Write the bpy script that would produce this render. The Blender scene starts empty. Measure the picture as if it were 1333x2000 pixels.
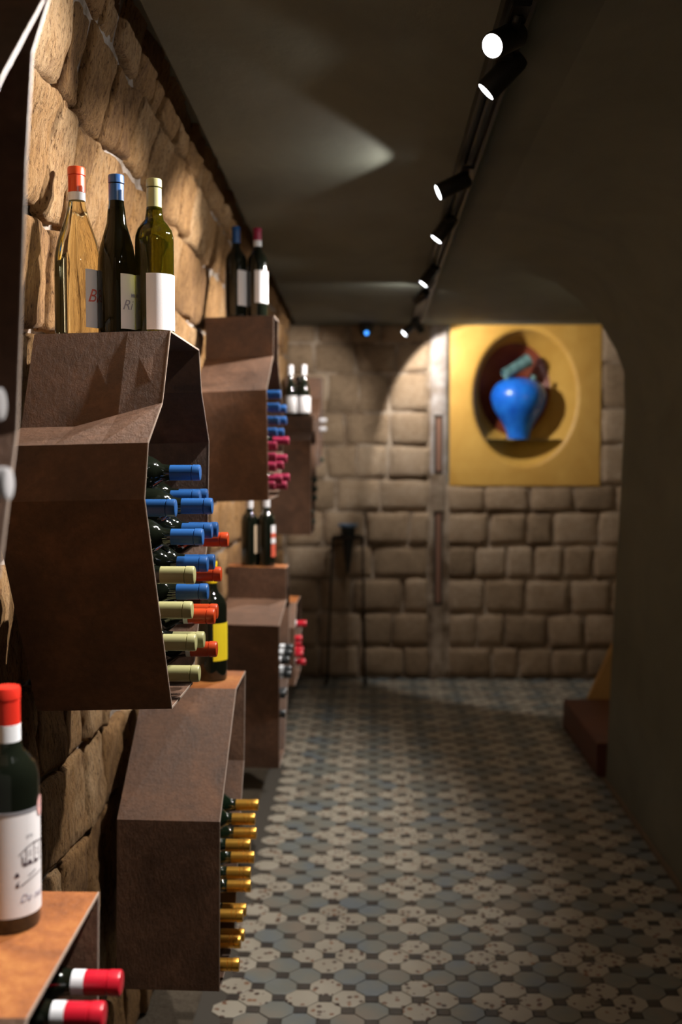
import bpy, bmesh, math, random
from mathutils import Vector, Matrix, noise

C = bpy.context.scene
COL = C.collection
EYE = 1.6                      # eye level above the floor; profile heights below are given from eye level

# ------------------------------------------------------------------ camera
cam_d = bpy.data.cameras.new('camera')
cam = bpy.data.objects.new('camera', cam_d); COL.objects.link(cam)
cam.location = (0, 0, EYE)
cam.rotation_euler = (math.radians(90 - 3.137), 0, math.radians(1.781))
cam_d.sensor_fit = 'VERTICAL'; cam_d.sensor_height = 36; cam_d.sensor_width = 24
cam_d.lens = 2135 * 36 / 2000
cam_d.clip_start = 0.05
cam_d.dof.use_dof = True; cam_d.dof.focus_distance = 1.98; cam_d.dof.aperture_fstop = 2.9
C.camera = cam

# ------------------------------------------------------------------ world + exposure
w = bpy.data.worlds.new('cellar_ambient'); C.world = w; w.use_nodes = True
bg = w.node_tree.nodes['Background']; bg.inputs[0].default_value = (1.0, .93, .74, 1); bg.inputs[1].default_value = .10
C.view_settings.view_transform = 'Standard'; C.view_settings.look = 'None'
C.view_settings.gamma = 1; C.view_settings.use_curve_mapping = False
C.view_settings.exposure = 0.15
C.cycles.max_bounces = 10; C.cycles.transmission_bounces = 10; C.cycles.sample_clamp_indirect = 4
LAMP_COL = (1.0, .93, .86)
# lamp table: face centre (from eye level), aim, beam watts, beam degrees, beam edge softness, spill watts
LAMPS = [
    ((.25, 0.75, .78), (-.69, 1.25, -.45), 8, 24, .8, .4),
    ((.25, 1.25, .78), (-.50, .03, -.87), 130, 40, .7, .6),
    ((.224, 2.157, .78), (-.56, -.68, -.47), 92, 100, .45, 2),
    ((.239, 2.427, .78), (-.70, .06, -.70), 98, 92, .6, 2.5),
    ((.188, 3.345, .78), (-.90, -.06, -.42), 80, 64, .6, 6),
    ((.223, 4.076, .78), (-.60, .02, -.78), 110, 104, .55, 4),
    ((.222, 5.145, .78), (-.60, .02, -.78), 75, 92, .6, 5),
    ((.214, 5.700, .78), (-.80, 1.55, -.55), 115, 47, .5, 3.0),
    ((.190, 7.270, .78), (-.72, -.10, -.68), 14, 70, .6, 1.0),
    ((.300, 7.120, .78), (.52, .55, -.62), 46, 106, .14, .6),
]

# ------------------------------------------------------------------ helpers
def obj(name, me, mat=None, parent=None):
    if isinstance(me, bmesh.types.BMesh):
        m = bpy.data.meshes.new(name); me.to_mesh(m); me.free(); me = m
    o = bpy.data.objects.new(name, me); COL.objects.link(o)
    if mat is not None and not me.materials: me.materials.append(mat)
    if parent: o.parent = parent
    return o
def thing(name, label, cat, loc=(0, 0, 0), rot=(0, 0, 0), group=None):
    o = bpy.data.objects.new(name, None); COL.objects.link(o); o.empty_display_size = .05
    o.location = loc; o.rotation_euler = rot; o['label'] = label; o['category'] = cat
    if group: o['group'] = group
    return o
def tag(o, label, cat, group=None):
    o['label'] = label; o['category'] = cat
    if group: o['group'] = group
    return o
def smooth(o):
    for p in o.data.polygons: p.use_smooth = True
    return o
def pyd(verts, faces, sm=False):
    m = bpy.data.meshes.new('m'); m.from_pydata([tuple(v) for v in verts], [], faces); m.update()
    if sm: m.polygons.foreach_set('use_smooth', [True] * len(m.polygons))
    return m
def box(bm, lo, hi, bevel=0):
    x0, y0, z0 = lo; x1, y1, z1 = hi
    vs = [bm.verts.new(p) for p in ((x0,y0,z0),(x1,y0,z0),(x1,y1,z0),(x0,y1,z0),(x0,y0,z1),(x1,y0,z1),(x1,y1,z1),(x0,y1,z1))]
    fs = [bm.faces.new([vs[i] for i in f]) for f in ((0,3,2,1),(4,5,6,7),(0,1,5,4),(1,2,6,5),(2,3,7,6),(3,0,4,7))]
    if bevel:
        es = list({e for f in fs for e in f.edges})
        bmesh.ops.bevel(bm, geom=es, offset=bevel, segments=2, affect='EDGES', clamp_overlap=True)
def lathe(prof, n=24):
    """closed mesh of revolution about z; prof = [(r, z)...], r = 0 ends close to a point"""
    verts, faces, rings = [], [], []
    for r, z in prof:
        if r < 1e-6: rings.append([len(verts)]); verts.append((0, 0, z))
        else:
            rings.append(list(range(len(verts), len(verts) + n)))
            verts += [(r * math.cos(2*math.pi*k/n), r * math.sin(2*math.pi*k/n), z) for k in range(n)]
    for a, b in zip(rings, rings[1:]):
        for k in range(n):
            k2 = (k + 1) % n
            if len(a) == 1 and len(b) == 1: continue
            if len(a) == 1: faces.append((a[0], b[k2], b[k])) if False else faces.append((a[0], b[k], b[k2])[::-1])
            elif len(b) == 1: faces.append((a[k], a[k2], b[0]))
            else: faces.append((a[k], a[k2], b[k2], b[k]))
    me = pyd(verts, faces, True)
    bm = bmesh.new(); bm.from_mesh(me); bmesh.ops.recalc_face_normals(bm, faces=bm.faces); bm.to_mesh(me); bm.free()
    me.set_sharp_from_angle(angle=math.radians(38))
    return me
def tube(bm, a, b, r, n=12, r2=None, caps=True):
    a, b = Vector(a), Vector(b); d = b - a; r2 = r if r2 is None else r2
    q = d.to_track_quat('Z', 'Y').to_matrix()
    A = [bm.verts.new(a + q @ Vector((r*math.cos(2*math.pi*k/n), r*math.sin(2*math.pi*k/n), 0))) for k in range(n)]
    B = [bm.verts.new(b + q @ Vector((r2*math.cos(2*math.pi*k/n), r2*math.sin(2*math.pi*k/n), 0))) for k in range(n)]
    for k in range(n):
        f = bm.faces.new((A[k], A[(k+1) % n], B[(k+1) % n], B[k])); f.smooth = True
    if caps: bm.faces.new(A[::-1]); bm.faces.new(B)
ORD = ['zeroth','topmost','second','third','fourth','fifth','sixth','seventh','eighth','ninth','tenth','eleventh','twelfth','thirteenth']

# ------------------------------------------------------------------ materials
def mat(name, base=(.5,.5,.5), rough=.6, metal=0, **kw):
    m = bpy.data.materials.new(name); m.use_nodes = True
    b = m.node_tree.nodes['Principled BSDF']
    b.inputs['Base Color'].default_value = (*base, 1); b.inputs['Roughness'].default_value = rough; b.inputs['Metallic'].default_value = metal
    for k, v in kw.items(): b.inputs[k].default_value = v
    return m
class N:
    def __init__(s, m): s.t = m.node_tree; s.b = s.t.nodes['Principled BSDF']
    def new(s, typ, **kw):
        n = s.t.nodes.new(typ)
        for k, v in kw.items(): setattr(n, k, v)
        return n
    def link(s, a, b): s.t.links.new(a, b)
    def pos(s, scale=(1, 1, 1), kind='Position'):
        if kind == 'Position': src = s.new('ShaderNodeNewGeometry').outputs['Position']
        else: src = s.new('ShaderNodeTexCoord').outputs[kind]
        mp = s.new('ShaderNodeMapping'); mp.inputs['Scale'].default_value = scale; s.link(src, mp.inputs['Vector']); return mp.outputs[0]
    def noise(s, vec, scale, detail=4, rough=.6, dist=0):
        n = s.new('ShaderNodeTexNoise'); n.inputs['Scale'].default_value = scale; n.inputs['Detail'].default_value = detail
        n.inputs['Roughness'].default_value = rough; n.inputs['Distortion'].default_value = dist; s.link(vec, n.inputs['Vector']); return n.outputs['Fac']
    def ramp(s, fac, stops):
        r = s.new('ShaderNodeValToRGB'); e = r.color_ramp.elements
        while len(e) < len(stops): e.new(.5)
        for el, (p, c) in zip(e, stops): el.position = p; el.color = (*c, 1) if len(c) == 3 else c
        s.link(fac, r.inputs[0]); return r.outputs[0]
    def mix(s, fac, a, b, typ='MIX'):
        n = s.new('ShaderNodeMix', data_type='RGBA', blend_type=typ)
        for sock, v in ((n.inputs[0], fac), (n.inputs[6], a), (n.inputs[7], b)):
            if isinstance(v, (int, float)): sock.default_value = v
            elif isinstance(v, tuple): sock.default_value = (*v, 1)
            else: s.link(v, sock)
        return n.outputs[2]
    def math(s, op, a, b=0.):
        n = s.new('ShaderNodeMath', operation=op)
        for sock, v in ((n.inputs[0], a), (n.inputs[1], b)):
            if isinstance(v, (int, float)): sock.default_value = v
            else: s.link(v, sock)
        return n.outputs[0]
    def bump(s, h, strength=.5, dist=.01, prev=None):
        n = s.new('ShaderNodeBump'); n.inputs['Strength'].default_value = strength; n.inputs['Distance'].default_value = dist
        s.link(h, n.inputs['Height'])
        if prev: s.link(prev, n.inputs['Normal'])
        return n.outputs[0]
    def color(s, c): s.link(c, s.b.inputs['Base Color'])
    def rough(s, c): s.link(c, s.b.inputs['Roughness'])
    def normal(s, c): s.link(c, s.b.inputs['Normal'])

def stone_mat(name, c_dark, c_mid, c_light, stretch=(1, 1, 1), bump=.012, pits=True):
    m = mat(name, rough=.92); n = N(m); p = n.pos(stretch)
    big = n.noise(n.pos(), 6, 4); fine = n.noise(p, 40, 8, .75); grain = n.noise(p, 130, 4, .7); rnd = n.new('ShaderNodeObjectInfo').outputs['Random']
    k = n.math('ADD', n.math('MULTIPLY', big, .38), n.math('MULTIPLY', rnd, .22)); k = n.math('ADD', k, n.math('MULTIPLY', fine, .5))
    col = n.ramp(k, [(.33, c_dark), (.53, c_mid), (.74, c_light)])
    pit = n.ramp(grain, [(.37, (.26, .18, .11)), (.46, (1, 1, 1))])
    soft = n.ramp(n.noise(p, 26, 5, .7), [(.33, (.5, .42, .34)), (.47, (1, 1, 1))])
    c = n.mix((.92 if pits else .4), col, pit, 'MULTIPLY'); n.color(n.mix(.7 if pits else .4, c, soft, 'MULTIPLY'))
    b1 = n.bump(fine, 1.0, bump); n.normal(n.bump(pit, .6, bump * .35, b1))
    return m
M = {}
M['tufa'] = stone_mat('tufa_stone', (.20, .095, .034), (.52, .285, .105), (.72, .48, .26), (1.5, 1.5, .45), .03)
M['back_stone'] = stone_mat('brown_stone', (.20, .14, .085), (.40, .285, .18), (.54, .42, .30), (1, 1, 1.3), .012, False)
M['mortar'] = mat('mortar', rough=.95); n = N(M['mortar']); p = n.pos()
n.color(n.ramp(n.noise(p, 9, 6, .7), [(.36, (.13, .095, .06)), (.5, (.34, .28, .235)), (.64, (.52, .47, .44))])); n.normal(n.bump(n.noise(p, 45, 6, .7), .9, .01))
M['mortar_back'] = mat('mortar_brown', rough=.95); n = N(M['mortar_back']); p = n.pos()
n.color(n.ramp(n.noise(p, 6, 5, .6), [(.4, (.15, .10, .06)), (.62, (.42, .34, .26))])); n.normal(n.bump(n.noise(p, 40, 5), .7, .008))
M['pale_mortar'] = mat('pale_mortar', rough=.95); n = N(M['pale_mortar']); p = n.pos()
n.color(n.ramp(n.noise(p, 12, 5, .6), [(.35, (.27, .22, .18)), (.6, (.44, .405, .39))])); n.normal(n.bump(n.noise(p, 30, 5), .7, .008))

def plaster(name, a, b, scale=3, bump=.004, rough=.85):
    m = mat(name, rough=rough); n = N(m); p = n.pos((1, .6, 1))
    n.color(n.ramp(n.noise(p, scale, 6, .6, .6), [(.3, a), (.7, b)])); n.normal(n.bump(n.noise(p, 18, 6, .65), .5, bump)); return m
M['ceiling'] = plaster('olive_plaster', (.088, .096, .076), (.126, .136, .108))
M['wall_right'] = plaster('dark_olive_plaster', (.095, .104, .082), (.135, .145, .115))
M['yellow'] = plaster('ochre_plaster', (.52, .285, .05), (.64, .385, .085), 4, .002, .5)
M['red_niche'] = plaster('oxblood_paint', (.15, .032, .016), (.24, .06, .03), 5, .003, .28)
M['step'] = plaster('oxblood_step', (.075, .022, .014), (.11, .034, .02), 4, .002, .5)
M['ochre_wedge'] = plaster('sand_plaster', (.42, .25, .085), (.52, .33, .12), 4, .002, .8)

def corten(name, a, b, c, pits):
    m = mat(name, rough=.62, metal=.0); n = N(m); p = n.pos()
    big = n.noise(p, 7, 5, .6, .8); fine = n.noise(p, 70, 4, .7)
    k = n.math('ADD', n.math('MULTIPLY', big, .7), n.math('MULTIPLY', fine, .3))
    n.color(n.ramp(k, [(.34, a), (.52, b), (.68, c)]))
    n.rough(n.ramp(big, [(.3, (.5, .5, .5)), (.7, (.74, .74, .74))]))
    n.normal(n.bump(n.noise(n.pos((1, 1, .5)), pits, 6, .75), .8, .004)); return m
M['corten'] = corten('rusted_steel', (.066, .033, .019), (.130, .065, .036), (.21, .105, .058), 75)
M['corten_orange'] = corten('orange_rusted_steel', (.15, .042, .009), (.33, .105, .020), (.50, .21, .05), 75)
M['steel_edge'] = mat('worn_cut_edge', (.36, .28, .23), .5, .1)
M['black_metal'] = mat('black_metal', (.012, .012, .011), .45, .2)
M['rail_inner'] = mat('rail_groove', (.10, .10, .095), .5, .4)
M['iron'] = mat('wrought_iron', (.022, .013, .008), .6, .3)
M['glass_black'] = mat('dark_bottle_glass', (.006, .008, .005), .07, 0, **{'Coat Weight': .6})
M['glass_green'] = mat('green_black_glass', (.006, .014, .007), .09, 0, **{'Coat Weight': .5})
M['glass_amber'] = mat('pale_straw_glass', (.97, .86, .52), .02, 0, **{'Transmission Weight': 1.0, 'IOR': 1.36})
M['glass_olive'] = mat('olive_glass', (.11, .105, .006), .03, 0, **{'Transmission Weight': .93, 'IOR': 1.36})
M['glass_deep'] = mat('deep_olive_glass', (.014, .013, .004), .03, 0, **{'Transmission Weight': .4, 'IOR': 1.36})
M['shelf_glass'] = mat('shelf_glass', (.7, .9, .8), .03); n = N(M['shelf_glass'])     # thin clear pane: passes light straight through, mirrors a little
tr_ = n.new('ShaderNodeBsdfTransparent'); tr_.inputs[0].default_value = (.86, .95, .90, 1); mx_ = n.new('ShaderNodeMixShader'); lw_ = n.new('ShaderNodeFresnel'); lw_.inputs[0].default_value = 1.45
n.link(lw_.outputs[0], mx_.inputs[0]); n.link(tr_.outputs[0], mx_.inputs[1]); n.link(n.b.outputs[0], mx_.inputs[2]); n.link(mx_.outputs[0], n.t.nodes['Material Output'].inputs[0])
M['foil_blue'] = mat('blue_foil', (.018, .092, .29), .33)
M['foil_orange'] = mat('orange_foil', (.62, .065, .012), .33)
M['foil_green'] = mat('sage_foil', (.37, .36, .165), .38)
M['foil_gold'] = mat('gold_foil', (.72, .38, .06), .3, .75)
M['foil_red'] = mat('red_foil', (.58, .012, .03), .28)
M['foil_vermilion'] = mat('vermilion_foil', (.68, .03, .016), .35)
M['foil_crimson'] = mat('crimson_foil', (.30, .018, .06), .35)
M['foil_white'] = mat('white_foil', (.74, .73, .76), .4)
M['foil_grey'] = mat('grey_foil', (.06, .065, .07), .3, .4)
M['foil_dark'] = mat('dark_green_foil', (.02, .035, .02), .35)
M['foil_yellow'] = mat('yellow_foil', (.86, .58, .012), .35)
def paper(name, c):
    m = mat(name, c, .75); n = N(m); n.normal(n.bump(n.noise(n.pos(), 420, 3), .25, .0006)); return m
M['paper'] = paper('white_paper', (.82, .80, .82)); M['paper_yellow'] = paper('yellow_paper', (.90, .68, .01))
M['paper_beige'] = paper('beige_paper', (.58, .44, .30)); M['paper_red'] = paper('red_paper', (.62, .10, .05)); M['band'] = paper('white_band', (.78, .80, .84))
M['ink_red'] = mat('red_ink', (.72, .16, .12), .7); M['ink_grey'] = mat('grey_ink', (.33, .31, .40), .7); M['ink_black'] = mat('dark_ink', (.06, .03, .045), .7)
M['ink_violet'] = mat('violet_ink', (.22, .20, .42), .7); M['silver'] = mat('silver_print', (.42, .42, .46), .45, .5); M['seal_pink'] = mat('pink_seal', (.68, .38, .36), .6)
M['vase_blue'] = mat('cobalt_glaze', rough=.3); n = N(M['vase_blue'])
n.color(n.ramp(n.noise(n.pos((1, 1, .5)), 14, 5), [(.35, (.008, .11, .62)), (.7, (.02, .22, .85))])); n.normal(n.bump(n.noise(n.pos(), 24, 4), .4, .004))
M['teal_clay'] = mat('teal_clay', rough=.6); n = N(M['teal_clay'])
n.color(n.ramp(n.noise(n.pos(), 30, 5), [(.35, (.05, .13, .14)), (.7, (.18, .33, .34))])); n.normal(n.bump(n.noise(n.pos(), 60, 4), .6, .004))
M['vessel_dark'] = mat('dark_vessel', (.018, .02, .018), .5); M['rim_blue'] = mat('blue_grey_rim', (.16, .26, .42), .4)
M['pinkplate'] = mat('terracotta_strip', (.26, .13, .085), .8); M['slot_dark'] = mat('slot_dark_wood', (.05, .035, .025), .9)
M['edging'] = mat('brown_edging', (.12, .085, .05), .8)
def emit(name, c, s):
    m = mat(name, (.8, .8, .8), .4); b = m.node_tree.nodes['Principled BSDF']
    b.inputs['Emission Color'].default_value = (*c, 1); b.inputs['Emission Strength'].default_value = s; return m
M['lens'] = emit('lit_lens', (.93, .96, 1.0), 9); M['led'] = emit('blue_led', (.02, .30, 1.0), 2.2)
# floor
def tile_mat(name, stops, chips):
    m = mat(name, rough=.5); n = N(m); p = n.pos()
    c = n.ramp(n.math('ADD', n.math('MULTIPLY', n.noise(p, 5.2, 2, .5), .75), n.math('MULTIPLY', n.noise(p, 160, 3, .7), .25)), stops)
    if chips:
        v = n.new('ShaderNodeTexVoronoi'); v.inputs['Scale'].default_value = 58; v.inputs['Randomness'].default_value = 1; n.link(n.pos((1, 1, 0)), v.inputs['Vector'])
        sep = n.new('ShaderNodeSeparateColor'); n.link(v.outputs['Color'], sep.inputs[0])
        thr = n.math('LESS_THAN', v.outputs['Distance'], n.math('MULTIPLY', n.math('GREATER_THAN', sep.outputs[0], .70), .48))
        chip = n.ramp(sep.outputs[1], [(.0, (.05, .03, .022)), (.55, (.09, .055, .04)), (1, (.22, .11, .06))])
        c = n.mix(thr, c, chip)
    n.color(c); n.rough(n.ramp(n.noise(p, 14, 3), [(.3, (.34, .34, .34)), (.7, (.55, .55, .55))])); n.normal(n.bump(n.noise(p, 90, 3), .2, .001)); return m
M['tile_speckled'] = tile_mat('speckled_tile', [(.3, (.29, .262, .208)), (.7, (.38, .35, .285))], True)
M['tile_plain'] = tile_mat('plain_tile', [(.36, (.135, .16, .175)), (.5, (.165, .172, .15)), (.64, (.205, .175, .138))], False)
M['tile_dot'] = tile_mat('dark_inset_tile', [(.4, (.035, .03, .027)), (.6, (.055, .045, .035))], False)
M['grout'] = mat('grout', (.055, .048, .038), .9)
M['slab'] = stone_mat('border_slab', (.05, .04, .027), (.085, .066, .044), (.12, .095, .065), (1, 1, 1), .008, False)

# ------------------------------------------------------------------ setting: left wall
CEIL = .883; BACK = 7.70
def face_x(y, z):
    """left wall face, leaning in towards the ceiling; z from eye level"""
    s = .135 + (.060 - .135) * min(1, max(0, (y - 2) / 5.7))
    t = max(0., (z - .1) / .78)
    return -.645 + s * t ** 1.5
def nz(v, sc, seed=0): return noise.noise(Vector(v) * sc + Vector((seed, seed * .7, -seed)))
def stone(corners, depth, mapf, seed, fine=False, rough=.010):
    st = [-1, -.975, -.88, -.66, -.4, -.13, .13, .4, .66, .88, .975, 1] if fine else [-1, -.94, -.62, 0, .62, .94, 1]
    bl, br, tr, tl = [Vector(c) for c in corners]; k = len(st); verts, faces = [], []
    tilt = (random.uniform(-.006, .006), random.uniform(-.006, .006)); off = random.uniform(-.006, .006)
    for a in st:
        for b in st:
            u, v = (a + 1) / 2, (b + 1) / 2
            # round the plan outline a little
            rr = .035; aa, bb = a * (1 - rr * abs(b) ** 4), b * (1 - rr * abs(a) ** 4); u, v = (aa + 1) / 2, (bb + 1) / 2
            p = bl * (1-u) * (1-v) + br * u * (1-v) + tr * u * v + tl * (1-u) * v
            q = Vector((p.x, p.y, 0)); e = max(abs(a), abs(b))
            edge = abs(a) > .8 or abs(b) > .8
            p = p + Vector((nz(q, 11, seed), nz(q, 11, seed + 5))) * (.013 if edge else .004)
            h = depth * (0 if e == 1 else (.70 if e > .9 else (.95 if e > .7 else 1)))
            if e < 1: h += off + tilt[0] * a + tilt[1] * b + rough * nz(q, 9, seed) + rough * .6 * nz(q, 27, seed + 9) + (rough * .5 * nz((q.x * 60, q.y * 22, 0), 1, seed) if fine else 0)
            verts.append(mapf(p.x, p.y, h))
    for i in range(k - 1):
        for j in range(k - 1):
            faces.append((i*k + j, (i+1)*k + j, (i+1)*k + j+1, i*k + j+1))
    c = sum((Vector(v) for v in verts), Vector()) / len(verts)
    return pyd([Vector(v) - c for v in verts], faces, True), c
def fix_normals(me, want):
    s = sum((Vector(p.normal) * p.area for p in me.polygons), Vector())
    if s.dot(want) < 0: me.flip_normals()

random.seed(11)
# mortar bed of the left wall
ys = [.5 + .09 * i for i in range(82)]; SPLIT = .235
def mortar_bed(name, z0, z1, nzv):
    zs = [z0 + (z1 - z0) * i / (nzv - 1) for i in range(nzv)]; verts, faces = [], []
    for y in ys:
        for z in zs:
            d = .032 - .014 * max(0, min(1, .5 + 1.6 * nz((y, z, 0), 2.6, 3))) + .006 * nz((y, z, 0), 14, 8)
            verts.append((face_x(y, z) - d, y, z + EYE))
    for i in range(len(ys) - 1):
        for j in range(nzv - 1): faces.append((i*nzv + j, (i+1)*nzv + j, (i+1)*nzv + j+1, i*nzv + j+1))
    me = pyd(verts, faces, True); fix_normals(me, Vector((1, 0, 0)))
    o = obj(name, me, M['mortar']); o['kind'] = 'structure'; return o
wall_left = mortar_bed('wall_left', -1.6, SPLIT, 23); wall_left_upper = mortar_bed('wall_left_upper', SPLIT, .96, 10)
courses = [-1.6, -1.36, -1.10, -.86, -.66, -.43, -.20, .02, .235, .44, .655, .825, 1.0]
for ci in range(len(courses) - 1):
    z0, z1 = courses[ci], courses[ci + 1]; y = .95 + random.uniform(-.1, .05)
    wob = lambda yy, k: .016 * nz((yy, k * 3.1, 0), 2.2, 2)
    while y < BACK - .05:
        wd = random.uniform(.11, .23) if y < 3.2 else random.uniform(.24, .40)
        y1 = min(y + wd, BACK - .02)
        if BACK - .02 - y1 < .08: y1 = BACK - .02
        g = random.uniform(.001, .006); gz = random.uniform(.002, .007)
        j = lambda: random.uniform(-.006, .006)
        cor = [(y + g + j(), z0 + gz + wob(y, ci)), (y1 - g + j(), z0 + gz + wob(y1, ci)), (y1 - g + j(), z1 - gz + wob(y1, ci + 1)), (y + g + j(), z1 - gz + wob(y, ci + 1))]
        me, c = stone(cor, .024, lambda u, z, h: (face_x(u, z) - .028 + h, u, z + EYE), ci * 7 + y, y < 3.4)
        fix_normals(me, Vector((1, 0, 0)))
        o = obj('stone', me, M['tufa'], wall_left if z1 <= SPLIT + .001 else wall_left_upper); o.location = c
        y = y1

# ------------------------------------------------------------------ setting: back wall
bm = bmesh.new()
for lo, hi in (((-.75, -1.6), (.385, 1.0)), ((.385, -1.6), (.505, 1.0)), ((.505, -1.6), (2.4, -.225)), ((1.57, -.225), (2.4, 1.0))):
    box(bm, (lo[0], BACK + .012, lo[1] + EYE), (hi[0], BACK + .25, hi[1] + EYE))
wall_back = obj('wall_back', bm, M['mortar_back']); wall_back['kind'] = 'structure'
def back_map(u, z, h): return (u, BACK + .014 - h, z + EYE)
def back_course(z0, z1, x0, x1, wmin, wmax, seed, depth=.026):
    x = x0
    while x < x1 - .02:
        x2 = min(x + random.uniform(wmin, wmax), x1)
        if x1 - x2 < wmin * .6: x2 = x1
        g = random.uniform(.005, .010); gz = random.uniform(.004, .010); j = lambda: random.uniform(-.010, .010)
        wv = lambda xx, k: .012 * nz((xx, k * 2.3, 1), 2.4, 6)
        cor = [(x + g + j(), z0 + gz + wv(x, z0)), (x2 - g + j(), z0 + gz + wv(x2, z0)), (x2 - g + j(), z1 - gz + wv(x2, z1)), (x + g + j(), z1 - gz + wv(x, z1))]
        me, c = stone(cor, depth, back_map, seed + x * 3, False, .009); fix_normals(me, Vector((0, -1, 0)))
        o = obj('stone', me, M['back_stone'], wall_back); o.location = c
        x = x2
lz = [-1.6, -1.378, -1.14, -.894, -.66, -.415, -.19, .05, .28, .55, .76, .90]
for i in range(len(lz) - 1): back_course(lz[i], lz[i + 1], -.63, .385, .20, .36, i * 5)
rz = [-1.6, -1.378, -1.14, -.894, -.66, -.42, -.235]
for i in range(len(rz) - 1): back_course(rz[i], rz[i + 1], .515, 2.25, .17, .32, 50 + i * 5)
cz = [-.235, .05, .31, .62, .9]
for i in range(len(cz) - 1): back_course(cz[i], cz[i + 1], 1.575, 2.25, .18, .30, 90 + i * 5)
# vertical mortared chase with two slots
def band(z0, z1, depth, seed, x0=.388, x1=.502):
    nzs = max(2, int((z1 - z0) / .05)); vs, fs = [], []
    for i in range(nzs + 1):
        z = z0 + (z1 - z0) * i / nzs
        for k, (xx, d) in enumerate(((x0, 0), (x0 + .008, depth), ((x0 + x1) / 2, depth + .004), (x1 - .008, depth), (x1, 0))):
            vs.append((xx + .007 * nz((z, k, 0), 9, seed), BACK + .013 - d - .004 * nz((z, k, 0), 12, seed + 4), z + EYE))
    for i in range(nzs):
        for k in range(4): fs.append((i*5 + k, i*5 + k + 1, (i+1)*5 + k + 1, (i+1)*5 + k))
    me = pyd(vs, fs, True); fix_normals(me, Vector((0, -1, 0))); return me
for a, b in ((.26, .885), (-.415, -.155), (-1.6, -1.085)):
    obj('mortar_band', band(a, b, .018, a), M['pale_mortar'] if a > 0 else M['mortar_back'], wall_back)
for a, b in ((-.155, .26), (-1.085, -.415)):
    for x0, x1 in ((.388, .418), (.476, .502)):
        obj('mortar_band', band(a, b, .016, a + x0, x0, x1), M['pale_mortar'] if a > -.5 else M['mortar_back'], wall_back)
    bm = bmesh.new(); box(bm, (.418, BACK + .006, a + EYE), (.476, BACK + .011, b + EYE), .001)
    obj('slot_backing', bm, M['slot_dark'], wall_back)  # one even dark brown backing inside the slot
    bm = bmesh.new(); box(bm, (.434, BACK - .006, a + .02 + EYE), (.461, BACK + .008, b - .02 + EYE), .003)
    obj('slot_strip', bm, M['pinkplate'], wall_back)

# niche: ochre panel with an oval opening, tapering tunnel, oxblood back
NX, NZ, NA, NB = 1.047, .383, .352, .465
n_seg = 72; vs, fs = [], []
px0, px1, pz0, pz1 = .522, 1.572, -.235, .89
def rect_pt(t):
    c, s = math.cos(t), math.sin(t); k = 1e9
    if c > 1e-9: k = min(k, (px1 - NX) / (c * NA))
    if c < -1e-9: k = min(k, (px0 - NX) / (c * NA))
    if s > 1e-9: k = min(k, (pz1 - NZ) / (s * NB))
    if s < -1e-9: k = min(k, (pz0 - NZ) / (s * NB))
    return NX + NA * c * k, NZ + NB * s * k
angs = sorted([2*math.pi*i/n_seg for i in range(n_seg)] + [math.atan2((z - NZ)/NB, (x - NX)/NA) % (2*math.pi) for x in (px0, px1) for z in (pz0, pz1)])
n_a = len(angs)
YP = BACK - .004
for t in angs: x, z = rect_pt(t); vs.append((x, YP + .02, z + EYE))
for t in angs: x, z = rect_pt(t); vs.append((x, YP, z + EYE))
lip = .042
for q in range(6):                                     # rounded lip
    ph = math.pi/2 * q/5
    for t in angs:
        r = 1 + 0.0; k = lip * (1 - math.sin(ph))
        vs.append((NX + (NA + k) * math.cos(t), YP + lip * (1 - math.cos(ph)), NZ + (NB + k) * math.sin(t) + EYE))
R = len(vs) // n_a
for r in range(R - 1):
    for k in range(n_a): fs.append((r*n_a + k, r*n_a + (k+1) % n_a, (r+1)*n_a + (k+1) % n_a, (r+1)*n_a + k))
me = pyd(vs, fs, True); me.set_sharp_from_angle(angle=math.radians(35))
bm = bmesh.new(); bm.from_mesh(me); bmesh.ops.recalc_face_normals(bm, faces=bm.faces); bm.to_mesh(me); bm.free(); fix_normals(me, Vector((0, -1, 0)))
o = obj('niche_panel', me, M['yellow'], wall_back)
BX, BZ, BA, BB = 1.012, .455, .258, .335                # back oval
vs, fs = [], []; prof = [(0, 0), (.33, .18), (.66, .55), (1, 1)]
for t_y, t_r in prof:
    for k in range(n_seg):
        t = 2*math.pi*k/n_seg
        a = NA + (BA - NA) * t_r; b = NB + (BB - NB) * t_r
        vs.append((NX + (BX - NX) * t_r + a * math.cos(t), YP + lip + .27 * t_y, NZ + (BZ - NZ) * t_r + b * math.sin(t) + EYE))
for r in range(len(prof) - 1):
    for k in range(n_seg): fs.append((r*n_seg + k, (r+1)*n_seg + k, (r+1)*n_seg + (k+1) % n_seg, r*n_seg + (k+1) % n_seg))
me = pyd(vs, fs, True); obj('niche_tunnel', me, M['yellow'], wall_back)
vs, fs = [], []
for s in (1, .8, .5, .2):
    for k in range(n_seg):
        t = 2*math.pi*k/n_seg; vs.append((BX + BA*s*math.cos(t), YP + lip + .27 + .09*(1 - s*s), BZ + BB*s*math.sin(t) + EYE))
for r in range(3):
    for k in range(n_seg): fs.append((r*n_seg + k, (r+1)*n_seg + k, (r+1)*n_seg + (k+1) % n_seg, r*n_seg + (k+1) % n_seg))
fs.append(tuple(3*n_seg + k for k in range(n_seg)))
me = pyd(vs, fs, True); fix_normals(me, Vector((0, -1, 0))); obj('niche_back', me, M['red_niche'], wall_back)

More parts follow.
